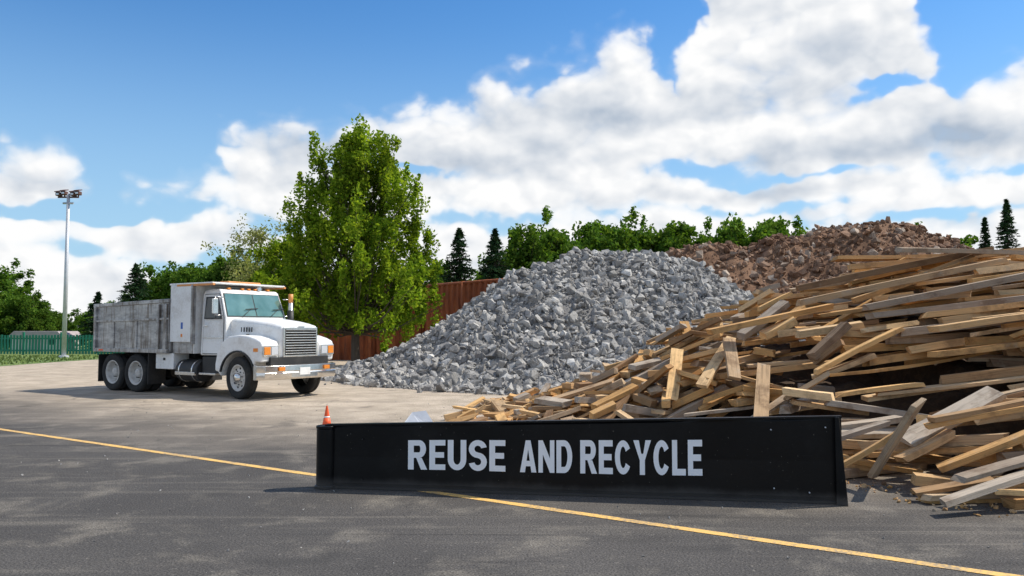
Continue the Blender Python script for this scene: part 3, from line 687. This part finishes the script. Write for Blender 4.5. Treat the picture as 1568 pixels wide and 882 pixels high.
box('tailgate',-5.84,-5.76,-1.1,1.1,1.06,2.2,BD,tk,.01)
for z in(1.4,1.8): box('tailgate_rib',-5.88,-5.84,-1.08,1.08,z,z+.08,BD,tk,.01)
for s in(-1,1):
    box('body_subframe',-5.4,-2.4,s*.45-.06,s*.45+.06,.88,1.02,K,tk,.01); box('tail_lamp',-5.60,-5.56,min(s*.5,s*.75),max(s*.5,s*.75),.72,.84,M['cone'],tk,.004)
box('hydraulic_ram',-2.3,-1.9,-.2,.2,.8,1.9,K,tk,.03)

# ---------------------------------------------------------------- lamp
lp=empty('street_lamp',(-25.8,46,0))
cyl('base_plate',(0,0,0),(0,0,.12),.28,.26,M['gal'],lp,16,.02); cyl('pole',(0,0,.1),(0,0,9.5),.13,.085,M['gal'],lp,16)
cyl('crossbar',(-.60,0,9.3),(.60,0,9.3),.05,.05,M['rustlamp'],lp,10)
cyl('platform_rail',(-.30,0,8.95),(.30,0,8.95),.06,.06,M['gal'],lp,10)
for k,x in enumerate((-.54,-.22,.30,.58)):
    z=9.58+(.06 if k%2 else 0)
    panel('flood_hood_%d'%k,[(x-.15,-.26,z-.02),(x+.15,-.26,z-.02),(x+.12,.2,z+.10),(x-.12,.2,z+.10)],.05,M['rustlamp'],lp,.01)
    box('flood_body_%d'%k,x-.13,x+.13,-.2,.16,z-.22,z+.0,M['rustlamp'],lp,.04)
    box('flood_lens_%d'%k,x-.08,x+.08,-.215,-.20,z-.17,z-.07,M['lens'],lp,.003)
    cyl('flood_bracket_%d'%k,(x,0,9.3),(x,0,z-.1),.04,.04,M['rustlamp'],lp,8)

# ---------------------------------------------------------------- fence & shed & wall
fn=empty('green_fence')
V=[];Fq=[]
def addbox(x0,x1,y0,y1,z0,z1):
    k=len(V); V.extend([(x0,y0,z0),(x1,y0,z0),(x1,y1,z0),(x0,y1,z0),(x0,y0,z1),(x1,y0,z1),(x1,y1,z1),(x0,y1,z1)])
    for f in((0,3,2,1),(4,5,6,7),(0,1,5,4),(1,2,6,5),(2,3,7,6),(3,0,4,7)): Fq.append([k+i for i in f])
x=-60.
while x<-14:
    if int((x+60)/.2)%12==0: addbox(x-.05,x+.05,50.94,51.06,0,1.45)
    else: addbox(x-.062,x+.062,50.985,51.015,.05,1.27+.02*math.sin(x*9))
    x+=.2
addbox(-60,-14,51.02,51.06,.25,.33); addbox(-60,-14,51.02,51.06,1.0,1.08)
link(fast_mesh('pickets',V,[np.array(Fq)],[M['green']]),fn)
sh=empty('shed',(-35,60,0)); box('walls',-1.9,1.9,-1.2,1.2,0,1.05,M['shedw'],sh,.02)
ext('roof',[(-2.1,1.05),(-1.6,1.5),(1.6,1.5),(2.1,1.05)],-1.4,1.4,M['roof'],sh,.02); box('door',-.4,.4,-1.23,-1.21,0,.95,M['roof'],sh,.01); box('window',.8,1.4,-1.23,-1.21,.5,.9,M['glassd'],sh,.01)
wl=empty('rusty_corrugated_wall')
pts=[(2.5,35.6),(-.2,36.2),(-4.6,41.5),(-12.5,43.0)]
V=[];Fq=[]
H=3.85
for a,b in zip(pts,pts[1:]):
    a=Vector(a);b=Vector(b);L=(b-a).length;d=(b-a)/L;nn=Vector((-d.y,d.x)); n=int(L/.11)
    base=len(V)
    for i in range(n+1):
        q=a+d*(L*i/n)+nn*(.05 if (i//2)%2 else -.05); V+= [(q.x,q.y,-.02),(q.x,q.y,H)]
    for i in range(n): k=base+2*i; Fq.append((k,k+2,k+3,k+1))
link(fast_mesh('sheeting',V,[np.array(Fq)],[M['rust']]),wl)
for a,b in zip(pts,pts[1:]):
    a=Vector(a);b=Vector(b);L=(b-a).length;n=max(1,int(L/2.4))
    cyl('top_rail',(a.x,a.y,H+.04),(b.x,b.y,H+.04),.07,.07,M['rust'],wl,6)
    for i in range(n+1):
        q=a.lerp(b,i/n); cyl('post',(q.x,q.y,0),(q.x,q.y,H+.12),.11,.11,M['rust'],wl,4)

# ---------------------------------------------------------------- trees
def leaves(centers,rad,per,size,r,up=.35):
    n=len(centers)*per; c=np.repeat(centers,per,0); rr=np.repeat(rad,per,0)
    d=r.normal(size=(n,3)); d/=np.linalg.norm(d,axis=1)[:,None]; q=c+d*rr*(r.random((n,1))**.55)
    Rm=rotmats(n,r); s=size*r.uniform(.6,1.3,(n,1,1))
    base=np.array([(-.5,0,0),(0,-.32,.05),(.5,0,0),(0,.32,.05)])
    V=np.einsum('nij,vj->nvi',Rm,base)*s+q[:,None,:]
    Fq=np.arange(n*4).reshape(n,4); return V.reshape(-1,3),Fq
def tubes(paths,sides=6):
    V=[];Fq=[]
    for P,Rr in paths:
        P=np.array(P,float); k=len(V); n=len(P)
        for i in range(n):
            t=P[min(i+1,n-1)]-P[max(i-1,0)]; t/=np.linalg.norm(t)+1e-9
            u=np.cross(t,[0.31,.95,.05]); u/=np.linalg.norm(u)+1e-9; v=np.cross(t,u)
            for j in range(sides):
                a=2*math.pi*j/sides; V.append(P[i]+Rr[i]*(math.cos(a)*u+math.sin(a)*v))
        for i in range(n-1):
            for j in range(sides): Fq.append((k+i*sides+j,k+i*sides+(j+1)%sides,k+(i+1)*sides+(j+1)%sides,k+(i+1)*sides+j))
    return np.array(V),np.array(Fq)
def decid(H,prof,nl,per,size,r,vert=1.0,crad=.45,trunk_r=.17,shell=.5,floor=.08):
    zs=[p[0] for p in prof]; rs=[p[1] for p in prof]; zmin,zmax=zs[0],zs[-1]
    C=[];paths=[]
    tp=[(0,0,0)]; 
    for i in range(1,9):
        z=(zmax*.9)*i/8; tp.append((r.normal(0,.05)*i*.5,r.normal(0,.05)*i*.5,z))
    tp=np.array(tp); paths.append((tp,[trunk_r*(1-.9*i/8)+.015 for i in range(9)]))
    def trunk_at(z):
        return np.array([np.interp(z,tp[:,2],tp[:,0]),np.interp(z,tp[:,2],tp[:,1]),z])
    lobes=r.uniform(0,6.28,7)
    for i in range(nl):
        while True:
            z=r.uniform(zmin,zmax); 
            if r.random()<(np.interp(z,zs,rs)/max(rs))**1.1+floor: break
        a=r.uniform(0,6.28); rad=np.interp(z,zs,rs)
        lob=1+.18*math.sin(3*a+z*1.3+lobes[0])+.15*math.sin(5*a-z*1.9+lobes[1])+.10*math.sin(z*3.1+lobes[2]+2*a)
        q=r.random()**shell
        tip=np.array([math.cos(a)*rad*lob*q,math.sin(a)*rad*lob*q,z+r.normal(0,.15)])
        z0=max(zmin*.75,z-rad*q*1.0-.5); st=trunk_at(min(z0,zmax*.86))
        mid=(st+tip)/2+np.array([0,0,-.12*rad])+r.normal(0,.12,3)
        rr=max(.014,trunk_r*.30*(1-z0/zmax*.8))
        paths.append(([st,st*.6+mid*.4+[0,0,.03],mid,tip],[rr,rr*.7,rr*.45,.008]))
        for k in range(3):
            f=r.uniform(.6,1.05); cc=mid+(tip-mid)*f+r.normal(0,crad*.55,3)*np.array([1,1,vert]); C.append(cc)
    C=np.array(C); rad=np.column_stack([r.uniform(.5,1.2,len(C))*crad]*2+[r.uniform(.6,1.2,len(C))*crad*vert])
    return leaves(C,rad,per,size,r),tubes(paths)
def conifer(H,Rb,r,nb=340,per=22,size=.22):
    paths=[([(0,0,0),(0,0,H*.5),(0,0,H)],[.02*H,.011*H,.01])]
    pts=[]
    for i in range(nb):
        f=r.random()**.8; z=H*(.07+.93*f); L=Rb*(1-f)**.85*r.uniform(.65,1.12)+.06; a=r.uniform(0,6.28)
        m=max(3,int(per*(.35+L/Rb)))
        s=r.random(m)**.7; 
        x=np.cos(a)*L*s; y=np.sin(a)*L*s; zz=z-.28*L*s+.12*L*s*s
        side=r.normal(0,.10*L,m)*(1.15-s); x=x-np.sin(a)*side; y=y+np.cos(a)*side
        pts.append(np.column_stack([x,y,zz+r.normal(0,.03,m)]))
        paths.append(([(0,0,z),(math.cos(a)*L*.9,math.sin(a)*L*.9,z-.15*L)],[.02,.006]))
    P=np.vstack(pts); n=len(P); Rm=rotmats(n,r); base=np.array([(-.6,0,0),(0,-.16,0),(.6,0,0),(0,.16,0)])
    V=np.einsum('nij,vj->nvi',Rm,base)*(size*r.uniform(.6,1.3,(n,1,1))); V[:,:,2]*=.6; V=V+P[:,None,:]
    return (V.reshape(-1,3),np.arange(n*4).reshape(n,4)),tubes(paths,4)
def tree_obj(name,loc,parts,leafm,rot=0,sc=1):
    (lv,lf),(wv,wf)=parts; e=empty(name,loc,rot); e.scale=(sc,sc,sc)
    link(fast_mesh('crown',lv,[lf],[leafm]),e); link(fast_mesh('trunk_and_limbs',wv,[wf],[M['bark']],smooth=True),e); return e
rt=np.random.default_rng(41)
prof=[(1.9,1.6),(2.4,3.0),(3.2,3.8),(4.4,3.5),(5.8,3.05),(7.1,2.6),(8.0,2.05),(8.7,1.7),(9.3,1.3),(9.75,.8),(9.95,.3)]
tree_obj('deciduous_tree',(-6.45,33,0),decid(9.9,prof,245,95,.16,rt,1.7,.34,.2,floor=.02),M['leaf'])
tree_obj('deciduous_tree',(-10.6,37,0),decid(5.6,[(1.0,1.0),(2.2,2.0),(3.6,1.9),(4.8,1.3),(5.8,.3)],110,80,.17,rt,1.1,.38,.12),M['leaf'])
tree_obj('sparse_tree',(-12.3,38.5,0),decid(7.2,[(2.5,.8),(4.0,1.6),(5.4,1.7),(6.6,1.1),(7.2,.3)],75,24,.13,rt,1.0,.42,.09),M['leafp'])
def cpx(px,d): return (px-784)/F*d
def hpx(py,d): return HC+(HZ-py)/F*d
for px,py,d,rb in ((703,350,47,2.5),(758,350,49,2.3),(207,404,56,2.8),(150,448,60,1.9),(1546,304,62,2.4),(1512,333,66,1.7)):
    H=hpx(py,d); tree_obj('conifer_tree',(cpx(px,d),d,0),conifer(H,rb,rt,int(50*H)+60,26,.28),M['needle'],rt.uniform(0,6))
variants=[]
for k in range(4):
    p=[(1.0,1.4),(2.5,2.9),(4.5,3.1),(6.0,2.7),(7.0,2.0),(7.6,1.1)]
    variants.append(decid(8.1,[(z,rr*(1+.1*rt.normal())) for z,rr in p],85,80,.28,rt,1.0,.62,.2,floor=0))
def mass(name,items,mat):
    LV=[];LF=[];WV=[];WF=[];lo=wo=0
    for (x,y,h,wsc) in items:
        (lv,lf),(wv,wf)=variants[rt.integers(0,4)]; a=rt.uniform(0,6.28); c,s=math.cos(a),math.sin(a)
        Rm=np.array([[c,-s,0],[s,c,0],[0,0,1]]); sc=np.array([h/8.1*wsc,h/8.1*wsc,h/8.1])
        LV.append((lv@Rm.T)*sc+[x,y,0]); LF.append(lf+lo); lo+=len(lv); WV.append((wv@Rm.T)*sc+[x,y,0]); WF.append(wf+wo); wo+=len(wv)
    lv=np.vstack(LV); wv=np.vstack(WV); lf=np.vstack(LF); wf=np.vstack(WF)+len(lv)
    link(fast_mesh(name,np.vstack([lv,wv]),[lf,wf],[mat,M['bark']],mi=[0]*len(lf)+[1]*len(wf)))
it=[]
for px,py,d in ((812,340,52),(845,338,54),(880,358,53),(905,333,58),(932,326,56),(960,347,60),(1000,336,57),(1040,334,58),(1065,340,60),(1095,345,60),(1130,334,58),(1155,324,56),(1180,330,60),(1210,345,62),(785,380,52),(740,405,60),(660,395,58),(620,415,60),(1240,365,66),(1290,375,66)):
    it.append((cpx(px,d),d,hpx(py,d),rt.uniform(.85,1.1)))
mass('distant_trees',it,M['leafd'])
it=[]
for px,py,d in ((0,450,62),(-30,436,60),(28,448,66),(50,440,62),(95,478,80),(125,482,80),(-70,445,62),(235,420,66),(262,397,64),(290,395,62),(318,391,60),(345,388,60),(372,390,60),(400,396,60),(435,410,60),(470,420,60),(170,470,84),(60,478,84),(520,430,64),(560,430,64)):
    it.append((cpx(px,d),d,hpx(py,d),rt.uniform(.9,1.15)))
for x in np.arange(-130,-45,7): it.append((x,70+rt.uniform(-4,4),rt.uniform(5,7.5),1.3))
for x in np.arange(40,140,8): it.append((x,75+rt.uniform(-4,4),rt.uniform(8,11),1.3))
for x in np.arange(-70,60,8): it.append((x,92+rt.uniform(-4,4),rt.uniform(4,5.5),1.7))
mass('distant_woods',it,M['leafd'])
def hh(X,Y): return np.maximum(14.5-np.abs(X-95)*.13-((Y-110)/22)**2*3+fbm(X*.07,Y*.07,4,5)*3,-.5)
V,Fq=gridmesh(hh,30,200,85,150,90,40); link(fast_mesh('distant_hill',V,[Fq],[paint('hill_scrub',(.05,.055,.045),.95,0,.5,(.03,.05,.03),.2)],smooth=True))

# ---------------------------------------------------------------- world & sun
SE=R(51); SAZ=R(74)
sv=Vector((math.cos(SE)*math.sin(SAZ),math.cos(SE)*math.cos(SAZ),math.sin(SE)))
sl=bpy.data.lights.new('sun','SUN'); sl.energy=5.0; sl.angle=R(.5); sl.color=(1,.93,.82)
so=bpy.data.objects.new('sun',sl); so.rotation_euler=sv.to_track_quat('Z','Y').to_euler(); link(so)
w=bpy.data.worlds.new('World'); S.world=w; w.use_nodes=True; nt=w.node_tree; nt.nodes.clear(); t=NT(nt)
try: w.cycles.sampling_method='MANUAL'; w.cycles.sample_map_resolution=512
except Exception: pass
sky=t.n('ShaderNodeTexSky',sky_type='NISHITA'); sky.sun_disc=False; sky.sun_elevation=SE; sky.sun_rotation=SAZ; sky.air_density=1.0; sky.dust_density=.6; sky.ozone_density=3.0
D=t.n('ShaderNodeTexCoord').outputs['Generated']
sep=t.n('ShaderNodeSeparateXYZ'); t.l(D,sep.inputs[0])
az=t.m('ARCTAN2',sep.outputs[0],sep.outputs[1]); el=t.m('ARCSINE',sep.outputs[2])
cb=t.n('ShaderNodeCombineXYZ'); t.l(az,cb.inputs[0]); t.l(el,cb.inputs[1]); P=cb.outputs[0]
wn=t.n('ShaderNodeVectorMath',operation='MULTIPLY_ADD'); t.l(t.vm('SUBTRACT',t.noise(P,7,4,.6,0,'Color'),(.5,.5,.5)),wn.inputs[0]); wn.inputs[1].default_value=(.16,.09,0); t.l(P,wn.inputs[2]); Q=wn.outputs[0]
sq=t.n('ShaderNodeSeparateXYZ'); t.l(Q,sq.inputs[0])
def ae(px,py):
    a0=math.atan((px-784)/F); return a0,math.atan((HZ-py)/F*math.cos(a0))
def blobs(lst,Q):
    acc=None
    for (cx,cy,rx,ry,amp) in lst:
        a0,e0=ae(cx,cy)
        v=t.vm('MULTIPLY',t.vm('SUBTRACT',Q,(a0,e0,0)),(F/rx,F/ry,0))
        dd=t.vm('DOT_PRODUCT',v,v,1)
        g_=t.m('MULTIPLY',t.m('EXPONENT',t.m('MULTIPLY',dd,-1.0)),amp)
        acc=g_ if acc is None else t.m('ADD',acc,g_)
    return acc
top=[(-200,232),(0,226),(70,236),(125,266),(150,296),(200,276),(270,289),(335,276),(350,240),(400,215),(440,205),(520,188),(600,180),(660,170),(710,150),(745,132),(790,134),(830,110),(860,80),(910,64),(980,38),(1010,56),(1042,125),(1066,50),(1090,-50),(1200,-120),(1360,-120),(1420,-10),(1445,70),(1475,130),(1510,118),(1568,90),(1700,60)]
fc=t.n('ShaderNodeFloatCurve'); cu=fc.mapping.curves[0]
ptsc=[((ae(x,y)[0]+.8)/1.6,min(1,max(0,ae(x,y)[1]/.6))) for x,y in top]
cu.points[0].location=(0,ptsc[0][1]); cu.points[1].location=(1,ptsc[-1][1])
for p in ptsc: cu.points.new(*p)
for p in cu.points: p.handle_type='VECTOR'
fc.mapping.update()
t.l(t.m('MULTIPLY',t.m('ADD',sq.outputs[0],.8),.625),fc.inputs['Value'])
topel=t.m('MULTIPLY',fc.outputs[0],.6)
depth=t.m('SUBTRACT',topel,sq.outputs[1])
dens=t.m('MULTIPLY_ADD',depth,14.0,.5)
dens=t.m('MAXIMUM',t.m('MINIMUM',dens,1.10),-.7)
holes=blobs([(1065,258,110,20,.85),(1250,272,170,10,.6),(1370,136,70,13,1.0),(1540,268,90,12,.55),(560,262,90,13,.6),(180,318,150,14,.75),(50,316,110,11,.55),(430,345,90,16,.65),(1150,322,200,11,.6),(1420,335,140,11,.7),(760,345,120,14,.65),(640,262,70,11,.5),(250,390,300,18,.6)],Q)
dens=t.m('SUBTRACT',dens,t.m('MULTIPLY',holes,1.3))
sc_=t.vm('MULTIPLY',P,(1,1.45,1))
def field(off,det):
    v=t.vm('ADD',sc_,off)
    n=t.noise(v,8,det,.52,.2)
    wv=t.n('ShaderNodeVectorMath',operation='MULTIPLY_ADD'); t.l(t.noise(v,20,2,.55,0,'Color'),wv.inputs[0]); wv.inputs[1].default_value=(.05,.05,.05); t.l(v,wv.inputs[2])
    f=None
    for s_,a_ in ((15,.55),(38,.22)):
        vo=t.n('ShaderNodeTexVoronoi',feature='F1',voronoi_dimensions='2D'); vo.inputs['Scale'].default_value=s_; t.l(wv.outputs[0],vo.inputs['Vector'])
        g_=t.m('MULTIPLY',t.m('SUBTRACT',.42,t.m('MULTIPLY',vo.outputs['Distance'],1.0)),a_)
        f=g_ if f is None else t.m('ADD',f,g_)
    return t.m('ADD',t.m('MULTIPLY',t.m('SUBTRACT',n,.5),1.5),f)
f1=field((0,0,0),6); f2=field((.011,.020,0),4)
gen=t.noise(t.vm('ADD',sc_,(5,2,0)),2.6,4,.5); side=t.sstep(t.m('ABSOLUTE',az),.72,.85)
dens=t.m('ADD',t.m('MULTIPLY',dens,t.m('SUBTRACT',1.0,side)),t.m('MULTIPLY',side,t.sstep(gen,.42,.62,0,1)))
Dn=t.m('ADD',dens,f1)
alpha=t.m('ADD',t.m('MULTIPLY',t.sstep(Dn,.36,.64),.5),t.m('MULTIPLY',t.sstep(Dn,.15,.95),.5))
dif=t.m('SUBTRACT',f1,f2)
grey=blobs([(900,165,130,38,1.0),(700,242,190,24,.8),(1180,140,110,26,.75),(1330,228,220,24,1.0),(1290,72,80,30,.55),(60,282,90,14,.6),(1500,236,110,22,.6),(500,236,90,16,.5),(1150,300,200,10,.4)],Q)
soft=t.noise(t.vm('ADD',sc_,(2,9,0)),5,3,.5)
lit=t.m('ADD',.96,t.m('MULTIPLY',dif,.8)); lit=t.m('SUBTRACT',lit,t.m('MULTIPLY',grey,.72))
lit=t.m('SUBTRACT',lit,t.m('MULTIPLY',t.sstep(soft,.46,.66),.26))
lit=t.m('MINIMUM',t.m('MAXIMUM',lit,0.),1.)
cc=t.mix(lit,(.43,.51,.62),(1.0,1.0,1.0))
haze=t.sstep(el,.0,.42,.90,0.0)
skc=t.mix(1.0,sky.outputs[0],(.50,.93,1.24),'MULTIPLY')
b1=t.n('ShaderNodeBackground'); t.l(skc,b1.inputs[0]); b1.inputs[1].default_value=.130
b2=t.n('ShaderNodeBackground'); t.l(cc,b2.inputs[0]); b2.inputs[1].default_value=1.0
b3=t.n('ShaderNodeBackground'); b3.inputs[0].default_value=(.50,.75,.95,1); b3.inputs[1].default_value=.92
m1=t.n('ShaderNodeMixShader'); t.l(haze,m1.inputs[0]); t.l(b1.outputs[0],m1.inputs[1]); t.l(b3.outputs[0],m1.inputs[2])
m2=t.n('ShaderNodeMixShader'); t.l(alpha,m2.inputs[0]); t.l(m1.outputs[0],m2.inputs[1]); t.l(b2.outputs[0],m2.inputs[2])
out=t.n('ShaderNodeOutputWorld'); t.l(m2.outputs[0],out.inputs[0])

# ---------------------------------------------------------------- camera
cd=bpy.data.cameras.new('camera'); cd.lens=F/1568*36; cd.sensor_width=36; cd.clip_end=2000
co=bpy.data.objects.new('camera',cd); co.location=(0,0,HC); co.rotation_euler=(R(90)+math.atan(64/F),0,0); link(co); S.camera=co
